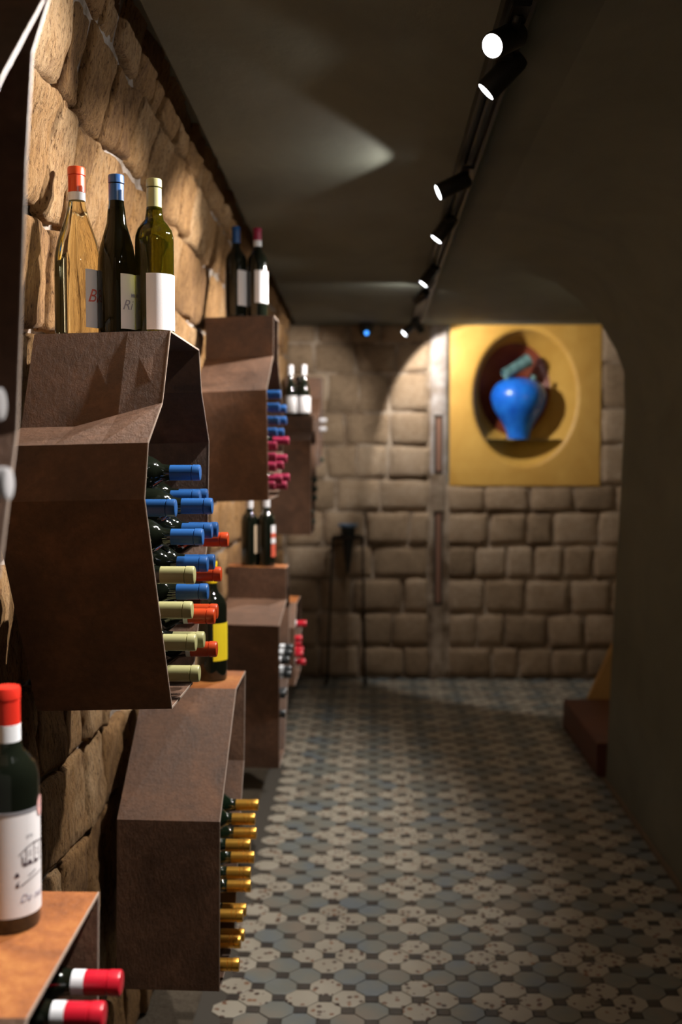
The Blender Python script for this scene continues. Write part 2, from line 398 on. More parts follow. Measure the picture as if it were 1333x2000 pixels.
# ------------------------------------------------------------------ setting: right wall with coved top, ceiling, floor, recess
prof = [(.45, .8825), (.70, .866), (.86, .815), (.985, .728), (1.089, .608), (1.16, .485), (1.198, .385), (1.204, .2), (1.19, -.2), (1.165, -.8), (1.137, -1.6)]
outer = [(2.3, -1.6), (2.3, .93), (.45, .93)]
Y0, Y1 = -1.6, 5.33
poly = prof + outer; vs, fs = [], []
for y in (Y0, Y1):
    vs += [(x, y, z + EYE) for x, z in poly]
K = len(poly)
for k in range(K): fs.append((k, (k+1) % K, K + (k+1) % K, K + k))
fs.append(tuple(range(K))); fs.append(tuple(range(2*K - 1, K - 1, -1)))
me = pyd(vs, fs, True); bm = bmesh.new(); bm.from_mesh(me); bmesh.ops.recalc_face_normals(bm, faces=bm.faces); bm.to_mesh(me); bm.free()
me.set_sharp_from_angle(angle=math.radians(40))
o = obj('wall_right', me, M['wall_right']); o['kind'] = 'structure'
bm = bmesh.new(); box(bm, (2.25, 5.33, 0), (2.4, 7.72, CEIL + .05 + EYE)); o = obj('wall_recess', bm, M['ceiling']); o['kind'] = 'structure'
# ceiling with a dark open joint along the stone wall
vs, fs = [], []; cy = [-1.6, .5, 2, 3, 4, 5, 6, 7, 7.72]
for y in cy:
    xl = face_x(max(y, 1), CEIL) + .050 - .02 * max(0, (y - 3)) / 5
    vs += [(xl, y, CEIL + EYE), (2.4, y, CEIL + EYE), (xl, y, CEIL + .06 + EYE), (-.9, y, CEIL + .06 + EYE), (-.9, y, CEIL + .1 + EYE), (2.4, y, CEIL + .1 + EYE)]
for i in range(len(cy) - 1):
    a, b = i*6, (i+1)*6
    for p, q in ((0, 1), (0, 2), (2, 3), (3, 4), (4, 5), (5, 1)): fs.append((a + p, a + q, b + q, b + p))
me = pyd(vs, fs); bm = bmesh.new(); bm.from_mesh(me); bmesh.ops.recalc_face_normals(bm, faces=bm.faces); bm.to_mesh(me); bm.free()
o = obj('ceiling', me, M['ceiling']); o['kind'] = 'structure'

# floor: grout bed + octagonal tiles with square insets
bm = bmesh.new(); box(bm, (-.9, -1.6, -.08), (2.4, 7.75, -.0035))
floor = obj('floor', bm, M['grout']); floor['kind'] = 'structure'
A2 = .137 / 2; OX, OY = -.212, 3.122                    # half pitch, one octagon centre
def right_limit(y): return 1.160 if y < 5.33 else 2.22
def oct_mesh(mat_):
    e, s, hh = .0485, .0182, 0
    ring = [(e, -s), (e, s), (s, e), (-s, e), (-e, s), (-e, -s), (-s, -e), (s, -e)]
    vs = [(x, y, -.0035) for x, y in ring] + [(x * .985, y * .985, -.0006) for x, y in ring] + [(x * .955, y * .955, 0) for x, y in ring]
    fs = [tuple(r*8 + i for i in (k, (k+1) % 8)) + tuple((r+1)*8 + i for i in ((k+1) % 8, k)) for r in (0, 1) for k in range(8)] + [tuple(range(16, 24))]
    me = pyd(vs, fs); me.materials.append(mat_); return me
def dot_mesh(mat_):
    e = .0170; ring = [(e, -e), (e, e), (-e, e), (-e, -e)]
    vs = [(x, y, -.0035) for x, y in ring] + [(x * .95, y * .95, -.0004) for x, y in ring]
    me = pyd(vs, [(k, (k+1) % 4, 4 + (k+1) % 4, 4 + k) for k in range(4)] + [(4, 5, 6, 7)]); me.materials.append(mat_); return me
octs, dots = [], []
for j in range(-14, 70):
    for i in range(-8, 40):
        x, y = OX + i * A2, OY + j * A2
        if y > BACK - .04 or x > right_limit(y) - .045: continue
        if x < -.475 - .012 * max(0, y - 3) + .02: continue
        if (i + j) % 2 == 0:
            sp = (j % 4 == 0) if j % 2 == 0 else (i % 4 == (1 if j % 4 == 1 else 1))
            octs.append((y, x, sp))
        else: dots.append((y, x))
octs.sort(); dots.sort()
ms, mp_, md = oct_mesh(M['tile_speckled']), oct_mesh(M['tile_plain']), dot_mesh(M['tile_dot'])
in_view = lambda x, y: y > 2.95 and abs(x) < y * .5
def place_tiles(lst, meshes, name, stuff_name):
    vis = [t for t in lst if in_view(t[1], t[0])]; near = set(vis[:300]); rest = {}
    for t in lst:
        me = meshes[bool(t[2])] if len(t) > 2 else meshes[0]
        if t in near:
            o = bpy.data.objects.new(name, me); COL.objects.link(o); o.parent = floor; o.location = (t[1], t[0], 0)
            o.rotation_euler = (random.gauss(0, .004), random.gauss(0, .004), 0)
        else: rest.setdefault(me, []).append(t)
    for me, ts in rest.items():
        vs, fs = [], []; base = [v.co.copy() for v in me.vertices]; pol = [tuple(p.vertices) for p in me.polygons]
        for t in ts:
            o0 = len(vs); tx, ty = random.gauss(0, .004), random.gauss(0, .004)
            vs += [(v.x + t[1], v.y + t[0], v.z + tx*v.x + ty*v.y) for v in base]; fs += [tuple(q + o0 for q in p) for p in pol]
        o = obj(stuff_name, pyd(vs, fs), me.materials[0], floor); o['kind'] = 'stuff'
place_tiles(octs, (mp_, ms), 'octagon_tile', 'far_octagon_tiles'); place_tiles(dots, (md,), 'inset_tile', 'far_inset_tiles')
y = 1.0
while y < 7.6:
    y1 = y + random.uniform(.45, .7); y1 = min(y1, 7.66); xr = -.475 - .012 * max(0, (y + y1)/2 - 3) - .03
    bm = bmesh.new(); box(bm, (-.70, y + .004, -.03), (xr, y1 - .004, -.001), .004); obj('border_slab', bm, M['slab'], floor); y = y1
bm = bmesh.new(); box(bm, (1.112, -1.5, -.003), (1.150, 5.33, .006), .002); o = obj('trim_1', bm, M['edging']); o['kind'] = 'structure'

# step and battered ochre pier in the recess
bm = bmesh.new(); box(bm, (1.095, 5.345, 0), (2.2, 6.32, .168), .006)
tag(obj('step', bm, M['step']), 'dark red step projecting from behind the end of the right-hand wall', 'step')
bm = bmesh.new()
pts = [(1.18, 0), (2.2, 0), (2.2, 1.6), (1.87, 1.6)]
v0 = [bm.verts.new((x, 6.34, z)) for x, z in pts]; v1 = [bm.verts.new((x, 6.40, z)) for x, z in pts]
bm.faces.new(v0); bm.faces.new(v1[::-1])
for k in range(4): bm.faces.new((v0[k], v1[k], v1[(k+1) % 4], v0[(k+1) % 4]))
bmesh.ops.recalc_face_normals(bm, faces=bm.faces)
tag(obj('sloped_pier', bm, M['ochre_wedge']), 'ochre plastered pier with slanting edge behind the dark red step', 'pier')

# ------------------------------------------------------------------ racks of folded rusty steel on the left wall
XF, XB, TH = -.36, -.60, .003
def inset_poly(P, d):
    n_ = len(P); area = sum(P[i-1][0]*P[i][1] - P[i][0]*P[i-1][1] for i in range(n_)); sg = 1 if area > 0 else -1; out = []
    for i in range(n_):
        a, b, c = Vector(P[i-1]), Vector(P[i]), Vector(P[(i+1) % n_])
        e1, e2 = (b - a).normalized(), (c - b).normalized(); n1, n2 = Vector((-e1.y, e1.x)) * sg, Vector((-e2.y, e2.x)) * sg
        m = (n1 + n2).normalized(); k = d / max(.35, m.dot(n1)); out.append(tuple(b + m * k))
    return out
RACK_OBJ = {}
def make_rack(key, near, far, label, orange_top=False, drop=None, skew=0, tilt=0):
    """near: profile points of the sheet facing the entrance, top to bottom; far: the other side, bottom to top"""
    P = near + far; cy_ = sum(p[0] for p in P)/len(P); z_low = min(p[1] for p in P)
    root = thing('wine_rack', label, 'wine rack', (XB, cy_, z_low + EYE), group='rusty steel wine racks on the stone wall')
    Q = inset_poly(P, TH); n_ = len(P); nn = len(near)
    def col(pts, t, i):                                # t: 0 front, 1 back
        y, z = pts[i]
        if drop and i == 1: z -= drop * min(1, t / .62)
        return Vector((XF + (XB - XF) * t - XB, y + skew * t - cy_, z - z_low + tilt * t))
    ts = (0, .31, .62, 1)
    def panel(name, idx, material):
        vs, fs = [], []
        for i in idx:
            for t in ts: vs.append(col(P, t, i))
        k0 = len(vs)
        for i in idx:
            for t in ts: vs.append(col(Q, t, i))
        m = len(ts)
        for a in range(len(idx) - 1):
            for b in range(m - 1):
                q = (a*m + b, a*m + b+1, (a+1)*m + b+1, (a+1)*m + b); fs.append(q); fs.append(tuple(k0 + v for v in q[::-1]))
            for b in (0, m - 1): fs.append((a*m + b, (a+1)*m + b, k0 + (a+1)*m + b, k0 + a*m + b))
        for a in (0, len(idx) - 1):
            for b in range(m - 1): fs.append((a*m + b, a*m + b+1, k0 + a*m + b+1, k0 + a*m + b))
        me = pyd(vs, fs); b2 = bmesh.new(); b2.from_mesh(me); bmesh.ops.recalc_face_normals(b2, faces=b2.faces); b2.to_mesh(me); b2.free()
        return obj(name, me, material, root)
    panel('side_panel', list(range(nn)), M['corten'])
    panel('bottom_panel', [nn - 1, nn], M['corten'])
    panel('side_panel', list(range(nn, n_)), M['corten'])
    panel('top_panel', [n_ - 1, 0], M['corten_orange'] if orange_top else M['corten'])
    O2, I2 = inset_poly(P, -.0002), inset_poly(P, TH + .0002); vs, fs = [], []
    for pts in (O2, I2):
        for t in (-.006, .001): vs += [col(pts, t, i) for i in range(n_)]
    for i in range(n_):
        j = (i + 1) % n_
        fs += [(i, j, 2*n_ + j, 2*n_ + i), (i, n_ + i, n_ + j, j), (2*n_ + i, 2*n_ + j, 3*n_ + j, 3*n_ + i)]
    me = pyd(vs, fs); b2 = bmesh.new(); b2.from_mesh(me); bmesh.ops.recalc_face_normals(b2, faces=b2.faces); b2.to_mesh(me); b2.free()
    obj('front_edge', me, M['steel_edge'], root)
    ymid = sum(p[0] for p in near)/nn; zt = max(p[1] for p in P)
    for dy in (.03, -.03):                             # fixing lugs into the wall, under the top panel
        yy = (near[0][0] + far[-1][0])/2 - cy_ + dy + skew; zz = zt - z_low - .02
        bm = bmesh.new(); box(bm, (-.012, yy - .012, zz - .012), (.03, yy + .012, zz + .0165), .002); obj('wall_bracket', bm, M['corten'], root)
    RACK_OBJ[key] = root
    return root
make_rack('A', [(1.92,.213),(1.84,.083),(1.721,.015),(1.69,-.073),(1.904,-.454)], [(2.12,-.456),(2.33,-.19),(2.36,.022),(2.26,.125),(2.231,.209)],
          'large brown steel rack carrying three standing bottles with orange, blue and sage caps', drop=.036, tilt=-.006)
make_rack('B', [(2.795,-.613),(2.487,-.858),(2.462,-1.25)], [(2.72,-1.25),(2.85,-1.0),(2.96,-.849),(2.998,-.607)],
          'low rusty steel rack with gold-capped bottles, yellow-labelled bottle on top', orange_top=True, tilt=.003)
make_rack('C', [(4.414,-.47),(4.42,-.60),(4.064,-.652),(4.066,-1.0),(4.05,-1.19)], [(4.3,-1.19),(4.5,-.9),(4.58,-.65),(4.54,-.56),(4.525,-.468)],
          'low rusty steel rack with two black white-capped bottles on top', orange_top=True, tilt=.006)
make_rack('D', [(3.888,.483),(3.863,.338),(3.622,.206),(3.669,-.162)], [(4.05,-.162),(4.25,.0),(4.207,.216),(4.056,.333),(4.061,.484)],
          'high brown steel rack with blue and crimson capped bottles inside, two bottles on top', tilt=-.008)
make_rack('E', [(6.31,.209),(6.29,.13),(6.12,.066),(6.13,-.15),(6.141,-.467)], [(6.45,-.467),(6.65,-.15),(6.65,.05),(6.53,.13),(6.5,.209)],
          'distant brown steel rack carrying white-capped bottles with white labels')
make_rack('F', [(7.35,.5),(7.32,.36),(7.12,.26),(7.05,-.09)], [(7.35,-.09),(7.55,.08),(7.56,.3),(7.55,.4),(7.56,.5)],
          'farthest brown steel rack next to the back wall, partly behind white-capped bottles')
make_rack('G', [(1.09,-.585),(.92,-.75),(.92,-1.2)], [(1.25,-1.2),(1.36,-.9),(1.379,-.66),(1.386,-.573)],
          'nearest low rack with bright orange rusty top at the bottom left', orange_top=True)
make_rack('H', [(1.20,.64),(1.196,.487),(1.058,.359),(.985,.28),(.95,0),(.96,-.12)], [(1.03,-.12),(1.09,.02),(1.131,.291),(1.158,.416),(1.221,.497),(1.26,.64)],
          'dark steel rack cut off by the top left corner of the view')
make_rack('I', [(4.98,-.69),(4.87,-.79),(4.86,-1.05)], [(5.2,-1.05),(5.3,-.85),(5.25,-.75),(5.21,-.69)],
          'small distant low rack with red-capped bottles, behind the other low racks', orange_top=True)

# ------------------------------------------------------------------ bottles
def arc_shell(r, z0, z1, a0, a1, n_=24, t=.0006):
    """a curved paper label on a cylinder about z; angles in degrees"""
    vs, fs = [], []
    for i in range(n_ + 1):
        a = math.radians(a0 + (a1 - a0)*i/n_)
        for rr, z in ((r, z0), (r + t, z0), (r + t, z1), (r, z1)): vs.append((rr*math.cos(a), rr*math.sin(a), z))
    for i in range(n_):
        for k in range(4): fs.append((i*4 + k, (i+1)*4 + k, (i+1)*4 + (k+1) % 4, i*4 + (k+1) % 4))
    fs += [(3, 2, 1, 0), tuple(n_*4 + k for k in range(4))]
    me = pyd(vs, fs); bm = bmesh.new(); bm.from_mesh(me); bmesh.ops.recalc_face_normals(bm, faces=bm.faces); bm.to_mesh(me); bm.free()
    for p in me.polygons: p.use_smooth = True
    me.set_sharp_from_angle(angle=math.radians(40)); return me
def bend(pts2, r, a0):                                   # flat (s, z) onto the cylinder; a0 degrees at s = 0
    return [(r*math.cos(math.radians(a0) + s/r), r*math.sin(math.radians(a0) + s/r), z) for s, z in pts2]
def stroke(lines, r, a0, wdt=.0008):
    """ink strokes as thin raised ribbons: lines = list of polylines [(s, z)...]"""
    vs, fs = [], []
    for ln in lines:
        pts = []
        for (x0, y0), (x1, y1) in zip(ln, ln[1:]):
            k = max(1, int(math.hypot(x1-x0, y1-y0)/.003))
            pts += [(x0 + (x1-x0)*q/k, y0 + (y1-y0)*q/k) for q in range(k)]
        pts.append(ln[-1]); o0 = len(vs)
        for i, p in enumerate(pts):
            a, b = pts[max(0, i-1)], pts[min(len(pts)-1, i+1)]; dx, dy = b[0]-a[0], b[1]-a[1]; L = math.hypot(dx, dy) or 1
            nx_, ny_ = -dy/L*wdt/2, dx/L*wdt/2
            vs += bend([(p[0]+nx_, p[1]+ny_), (p[0]-nx_, p[1]-ny_)], r, a0)
        fs += [(o0+2*i, o0+2*i+1, o0+2*i+3, o0+2*i+2) for i in range(len(pts)-1)]
    return pyd(vs, fs)
def text_mesh(body, size, r, a0, z, shear=.35):
    cu = bpy.data.curves.new('t', 'FONT'); cu.body = body; cu.size = size; cu.shear = shear; cu.resolution_u = 3
    o = bpy.data.objects.new('t', cu); COL.objects.link(o); dg = bpy.context.evaluated_depsgraph_get()
    me = bpy.data.meshes.new_from_object(o.evaluated_get(dg)); bpy.data.objects.remove(o); bpy.data.curves.remove(cu)
    me.materials.clear()
    for v in me.vertices:
        a = math.radians(a0) + v.co.x/r; v.co = Vector((r*math.cos(a), r*math.sin(a), z + v.co.y))
    return me
SHAPES = {   # glass profiles (r as a share of body radius above the foot; neck absolute), height 1 = bottle height
    'bordeaux': lambda R_, H_: [(0, .012), (R_*.5, .006), (R_*.86, 0), (R_*.97, .003), (R_, .009), (R_, H_*.60), (R_*.985, H_*.635), (R_*.90, H_*.675), (R_*.70, H_*.712), (R_*.50, H_*.74), (.0158, H_*.775), (.0140, H_*.82), (.0128, H_*.955), (.0130, H_*.957), (.0130, H_*.992), (0, H_*.993)],
    'burgundy': lambda R_, H_: [(0, .012), (R_*.5, .006), (R_*.86, 0), (R_*.97, .003), (R_, .009), (R_, H_*.42), (R_*.975, H_*.48), (R_*.86, H_*.56), (R_*.68, H_*.635), (R_*.52, H_*.70), (.0165, H_*.77), (.0142, H_*.82), (.0128, H_*.955), (.0130, H_*.957), (.0130, H_*.992), (0, H_*.993)],
}
def capsule_mesh(H_, L, rings=1, r=.0150, n_=24):
    z1 = H_; z0 = H_ - L
    p = [(r*.93, z0), (r, z0 + .0005), (r, z1 - .0175), (r*.88, z1 - .0168), (r*.88, z1 - .0158), (r*1.04, z1 - .0150), (r*1.04, z1 - .0030), (r*.98, z1 - .0006), (r*.86, z1), (r*.2, z1 - .0004), (0, z1 - .0004)]
    if rings > 1: p = [p[0], p[1], (r, z1 - .028), (r*.91, z1 - .0274), (r*.91, z1 - .0268), (r, z1 - .0260)] + p[2:]
    return lathe(p, n_)
def make_bottle(label, loc, rot=(0,0,0), shape='bordeaux', R_=.036, H_=.30, glass='glass_black', foil='foil_blue', cap_len=.058, rings=1,
                band=None, band_mat='band', labels=(), group=None, n_=28, cap_r=.0150):
    t = thing('wine_bottle', label, 'bottle', loc, rot, group)
    obj('glass_body', lathe(SHAPES[shape](R_, H_), n_), M[glass], t)
    obj('capsule', capsule_mesh(H_, cap_len, rings, cap_r, n_), M[foil], t)
    if band: obj('neck_band', lathe([(cap_r*.98, H_ - cap_len - band), (cap_r*1.015, H_ - cap_len - band + .0004), (cap_r*1.015, H_ - cap_len - .0002), (cap_r*.98, H_ - cap_len)], n_), M[band_mat], t)
    for (z0, z1, a0, a1, mk) in labels: obj('paper_label', arc_shell(R_ + .0002, z0, z1, a0, a1), M[mk], t)
    return t
def lab(t): return next(c for c in t.children if c.name.startswith('paper_label'))
def copy_tree(o, parent=None):
    c = o.copy(); COL.objects.link(c)
    if parent: c.parent = parent
    for ch in list(o.children): copy_tree(ch, c)
    return c

# three bottles on the large near rack
TZ = EYE + .213 + .0002
g3 = 'bottles standing on top of the racks'
b = make_bottle('clear bottle of straw-coloured wine with orange cap, left of the three', (-.553, 2.035, TZ), shape='burgundy', R_=.0425, H_=.312, glass='glass_amber',
                foil='foil_orange', cap_len=.047, band=.015, labels=[(.015, .121, -56, 78, 'paper')], group=g3, n_=48, cap_r=.0156)
obj('label_script', text_mesh('Bia', .034, .0425 + .0012, -53, .062), M['ink_red'], lab(b))
b = make_bottle('dark bottle with blue cap, middle of the three on the near rack', (-.478, 2.03, TZ), shape='burgundy', R_=.0352, H_=.296, glass='glass_deep',
                foil='foil_blue', cap_len=.060, labels=[(.012, .112, -67, 70, 'paper')], group=g3, n_=48, cap_r=.0140)
obj('label_script', text_mesh('Ri', .026, .0352 + .0012, -64, .047), M['ink_grey'], lab(b))
obj('label_emblem', stroke([[(s, .070), (s, .077)] for s in (0, .0025, .005, .0075, .010)] + [[(0, .0735), (.010, .0735)]], .0352 + .0012, -32, .0016), M['ink_violet'], lab(b))
make_bottle('olive green bottle with sage cap, right of the three', (-.408, 2.03, TZ), shape='bordeaux', R_=.0355, H_=.288, glass='glass_olive',
            foil='foil_green', cap_len=.055, labels=[(.010, .112, -104, 48, 'paper')], group=g3, n_=48, cap_r=.0140)
# nearest bottle at the lower left
gb = make_bottle('black bottle with red cap on the orange rusty rack, cut by the left edge', (-.447, 1.30, EYE - .5795), shape='bordeaux', R_=.0365, H_=.296, glass='glass_black',
                 foil='foil_vermilion', cap_len=.046, band=.021, labels=[(.022, .148, -158, 30, 'paper')], group=g3, n_=56, cap_r=.0158)
RL = .0365 + .0013
obj('label_border', arc_shell(.0365 + .0003, .1465, .1505, -158, 30, 30, .0008), M['silver'], lab(gb))
obj('label_drawing', stroke([[(-.004, .098), (.006, .105), (.017, .109), (.030, .108), (.042, .104)], [(.0055, .104), (.0055, .085)], [(0, .097), (0, .085)], [(.0012, .092), (.0035, .092)], [(.0012, .088), (.0035, .088)],
     [(.009, .099), (.013, .100)], [(.009, .095), (.013, .096)], [(.018, .1085), (.018, .086)], [(.022, .099), (.026, .099)], [(.022, .094), (.026, .094)], [(.030, .107), (.030, .085)],
     [(-.002, .060), (.006, .064), (.018, .068), (.034, .070)], [(-.008, .062), (-.004, .066)], [(.008, .070), (.020, .075)], [(.002, .084), (.034, .085)]], RL, -48, .0011), M['ink_black'], gb)
for k, (s, z, q) in enumerate(((-.0065, .0735, .0030), (.0035, .0845, .0026), (.0105, .086, .0034), (.021, .085, .003), (-.006, .0605, .0022))):
    obj('label_tree', pyd(bend([(s - q, z - q*.5), (s + q, z - q*.6), (s + q*.7, z + q*.6), (s, z + q*1.3), (s - q*.8, z + q*.5)], RL, -48), [(0, 1, 2, 3, 4)]), M['ink_black'], lab(gb))
obj('label_script', text_mesh('De mai', .013, RL, -54, .040), M['ink_grey'], lab(gb))
obj('label_script', text_mesh('cru', .008, RL, -40, .117, .2), M['silver'], lab(gb))
sealp = bend([(.0085*math.cos(t*math.pi/8), .150 + .013*math.sin(t*math.pi/8)) for t in range(16)], RL + .0004, 2)
obj('wax_seal', pyd(sealp, [tuple(range(16))]), M['seal_pink'], lab(gb))
# yellow-labelled bottle on the low rack
make_bottle('black bottle with yellow label and yellow cap on the low rack', (-.437, 2.90, EYE - .6095), R_=.0405, H_=.318, glass='glass_black', foil='foil_yellow', cap_len=.058,
            labels=[(.055, .155, -77, 50, 'paper_yellow')], group=g3, n_=40)
# pair on the high rack, pair on the middle low rack, three on the distant rack
make_bottle('black bottle with blue cap and white label on the high rack, left of its pair', (-.5015, 3.965, EYE + .4835), R_=.0395, H_=.325, foil='foil_blue', cap_len=.060, labels=[(.04, .165, -75, 60, 'paper'), (.03, .165, -176, -150, 'paper')], group=g3)
make_bottle('black bottle with crimson cap and white neck band, right on the high rack', (-.4245, 3.968, EYE + .4835), R_=.0365, H_=.320, foil='foil_crimson', cap_len=.045, band=.022, labels=[(.05, .165, -100, 60, 'paper')], group=g3)
make_bottle('black bottle with white neck, left of the pair on the low rack', (-.5145, 4.468, EYE - .4685), R_=.036, H_=.300, foil='foil_white', cap_len=.070, labels=[(.055, .17, -52, 80, 'paper_beige')], group=g3)
b = make_bottle('black bottle with white neck and red label, right of its pair', (-.4455, 4.468, EYE - .4685), R_=.036, H_=.306, foil='foil_white', cap_len=.074, labels=[(.095, .17, -52, 80, 'paper')], group=g3)
obj('red_label', arc_shell(.0364, .04, .092, -52, 80), M['paper_red'], b); obj('red_stripe', arc_shell(.0369, .118, .138, -52, 80), M['paper_red'], b)
for lab, x, y, h in (('white-capped bottle with white label on the distant rack, left of the front two', -.4916, 6.385, .295), ('white-capped bottle with white label on the distant rack, right of the front two', -.4137, 6.385, .296), ('shorter dark bottle standing behind the two white-capped ones on the distant rack', -.4525, 6.45, .235)):
    make_bottle(lab, (x, y, EYE + .2092), shape='burgundy', R_=.036, H_=h, foil='foil_white' if h > .24 else 'foil_grey', cap_len=.075 if h > .24 else .03, labels=[(.02, .115, -160, 40, 'paper')], group=g3)

# bottles lying in the racks, necks towards the aisle: (colour, neck end x, y, height from eye level)
LYING = {
 'A': ('large near rack', [('b',-.339,2.116,-.040),('b',-.338,1.847,-.095),('b',-.31,2.077,-.103),('b',-.348,2.169,-.091),('b',-.345,2.243,-.091),('b',-.316,1.999,-.156),('b',-.319,2.131,-.154),('b',-.319,2.207,-.157),('o',-.307,2.276,-.183),('b',-.322,2.092,-.216),('b',-.32,2.166,-.219),('o',-.316,2.232,-.251),('g',-.309,1.86,-.211),('b',-.313,2.034,-.262),('g',-.32,1.899,-.277),('o',-.316,2.177,-.32),('o',-.31,2.1,-.318),('g',-.32,1.936,-.341),('g',-.321,2.036,-.353),('o',-.31,2.124,-.387),('g',-.322,1.985,-.407)]),
 'B': ('low rack under the yellow-labelled bottle', [('y',-.308,2.847,-.936),('y',-.306,2.75,-.941),('y',-.309,2.807,-.998),('y',-.301,2.599,-.954),('y',-.308,2.746,-1.039),('y',-.306,2.646,-1.041),('y',-.312,2.698,-1.095),('y',-.328,2.72,-1.165),('y',-.316,2.631,-1.128),('y',-.315,2.56,-1.112),('y',-.323,2.65,-1.2),('y',-.323,2.577,-1.184),('y',-.318,2.507,-1.207)]),
 'C': ('low rack below the two black bottles', [('k',-.328,4.32,-.78),('k',-.324,4.221,-.784),('k',-.327,4.149,-.798),('k',-.331,4.307,-.864),('k',-.327,4.233,-.87),('k',-.34,4.186,-.927),('k',-.34,4.113,-.922),('k',-.339,4.106,-.995)]),
 'D': ('high rack', [('b',-.337,3.916,.205),('b',-.331,3.801,.155),('b',-.328,4.051,.159),('b',-.328,3.745,.107),('b',-.322,3.981,.114),('b',-.341,3.808,.069),('b',-.325,3.9,.069),('c',-.321,4.08,.042),('c',-.337,3.752,.021),('c',-.322,4.0,-.024),('c',-.334,3.69,-.017),('c',-.325,3.88,-.047),('c',-.34,3.754,-.052),('c',-.317,4.05,-.095),('c',-.324,3.814,-.096),('c',-.319,3.95,-.121),('c',-.339,3.703,-.114)]),
 'E': ('distant rack under white-capped bottles', [('d',-.333,6.3,-.159),('d',-.333,6.352,-.214),('d',-.333,6.297,-.263),('d',-.347,6.176,-.338),('d',-.341,6.223,-.395)]),
 'F': ('farthest rack by the back wall', [('w',-.325,7.321,.212),('w',-.323,7.277,.153),('d',-.338,7.22,-.051)]),
 'G': ('orange-topped rack at the bottom left', [('r',-.313,1.312,-.657),('r',-.314,1.230,-.655)]),
 'H': ('dark rack at the upper left edge', [('w',-.335,.992,-.029),('w',-.342,.996,.044)]),
 'I': ('small far low rack', [('r',-.32,5.08,-.803),('s',-.33,4.924,-.847),('s',-.338,4.994,-.882),('s',-.333,5.055,-.923),('s',-.327,4.931,-.92),('r',-.326,5.1,-.988)]),
}
KIND = {'b': ('blue', 'foil_blue', None), 'o': ('orange', 'foil_orange', .016), 'g': ('sage green', 'foil_green', None), 'y': ('gold', 'foil_gold', None), 'c': ('crimson', 'foil_crimson', None),
        'k': ('grey', 'foil_grey', .020), 'd': ('dark green', 'foil_dark', None), 'w': ('white', 'foil_white', None), 'r': ('red', 'foil_red', .018), 's': ('plain red', 'foil_red', None)}
GNAME = {'A': 'bottles lying in the large near rack', 'B': 'gold-capped bottles in the low rack', 'C': 'grey-capped bottles in the middle low rack', 'D': 'bottles lying in the high rack', 'E': 'bottles lying in the distant rack',
         'F': 'bottles lying in the farthest rack', 'G': 'bottles lying in the orange-topped rack', 'H': 'bottles lying in the dark rack', 'I': 'bottles lying in the small far rack'}
HL = .288; protos = {}
for rk, (where, lst) in LYING.items():
    by = {}
    for t in lst: by.setdefault(t[0], []).append(t)
    for kd, ts in by.items():
        cname, foil, band = KIND[kd]; ts.sort(key=lambda t: -t[3]/t[2])
        for q, (_, x, y, z) in enumerate(ts):
            if kd not in protos:
                protos[kd] = o = make_bottle('x', (0, 0, 0), R_=.0345, H_=HL, glass='glass_green' if kd in 'ydk' else 'glass_black', foil=foil, cap_len={'k': .030, 'r': .045}.get(kd, .052) if band else .060,
                                             rings=2 if kd == 'y' else 1, band=band, n_=24)
            else: o = copy_tree(protos[kd])
            o.location = (x - HL, y, z + EYE); o.rotation_euler = (random.uniform(0, 6.28), math.pi/2, 0)
            o.rotation_euler = (0, math.pi/2, 0)
            one = len(ts) == 1
            if one: lb = f'only {cname}-capped bottle lying in the {where}'
            else: lb = f'{ORD[q + 1]} {cname}-capped bottle lying in the {where}{", from the top" if q else ""}'
            o['label'] = lb; o['group'] = GNAME[rk]

# ------------------------------------------------------------------ niche contents
NY = 7.855
bm = bmesh.new(); box(bm, (.785, 7.70, .082 + EYE), (1.30, 7.965, .090 + EYE), .002)
tag(obj('glass_shelf', bm, M['shelf_glass']), 'clear glass shelf across the oval niche, under the blue vase', 'shelf')
vp = [(0, 0), (.070, 0), (.078, .004), (.080, .03), (.088, .06), (.108, .105), (.138, .155), (.170, .205), (.187, .25), (.196, .29), (.195, .32), (.184, .355), (.162, .39), (.125, .415), (.08, .43), (.045, .436), (0, .437)]
v = thing('vase', 'glossy cobalt blue vase standing in the yellow oval niche', 'vase', (1.022, NY, .0905 + EYE))
obj('vase_body', lathe(vp, 48), M['vase_blue'], v)
bm = bmesh.new(); tube(bm, (.09, -.03, .40), (.105, -.04, .452), .022, 14, .019); obj('broken_stub', bm, M['teal_clay'], v)
a, b_ = Vector((.915, NY - .03, .545 + EYE)), Vector((1.095, NY + .03, .655 + EYE))
L = (b_ - a).length
me = lathe([(.030, .02), (.036, 0), (.042, .003), (.042, .02), (.039, .05), (.041, L*.6), (.046, L - .03), (.049, L), (.036, L), (.032, L - .05), (.030, .02)], 28)
o = obj('clay_neck', me, M['teal_clay']); o.location = a; o.rotation_euler = (b_ - a).to_track_quat('Z', 'Y').to_euler()
tag(o, 'short teal clay tube lying tilted on top of the blue vase', 'pottery')

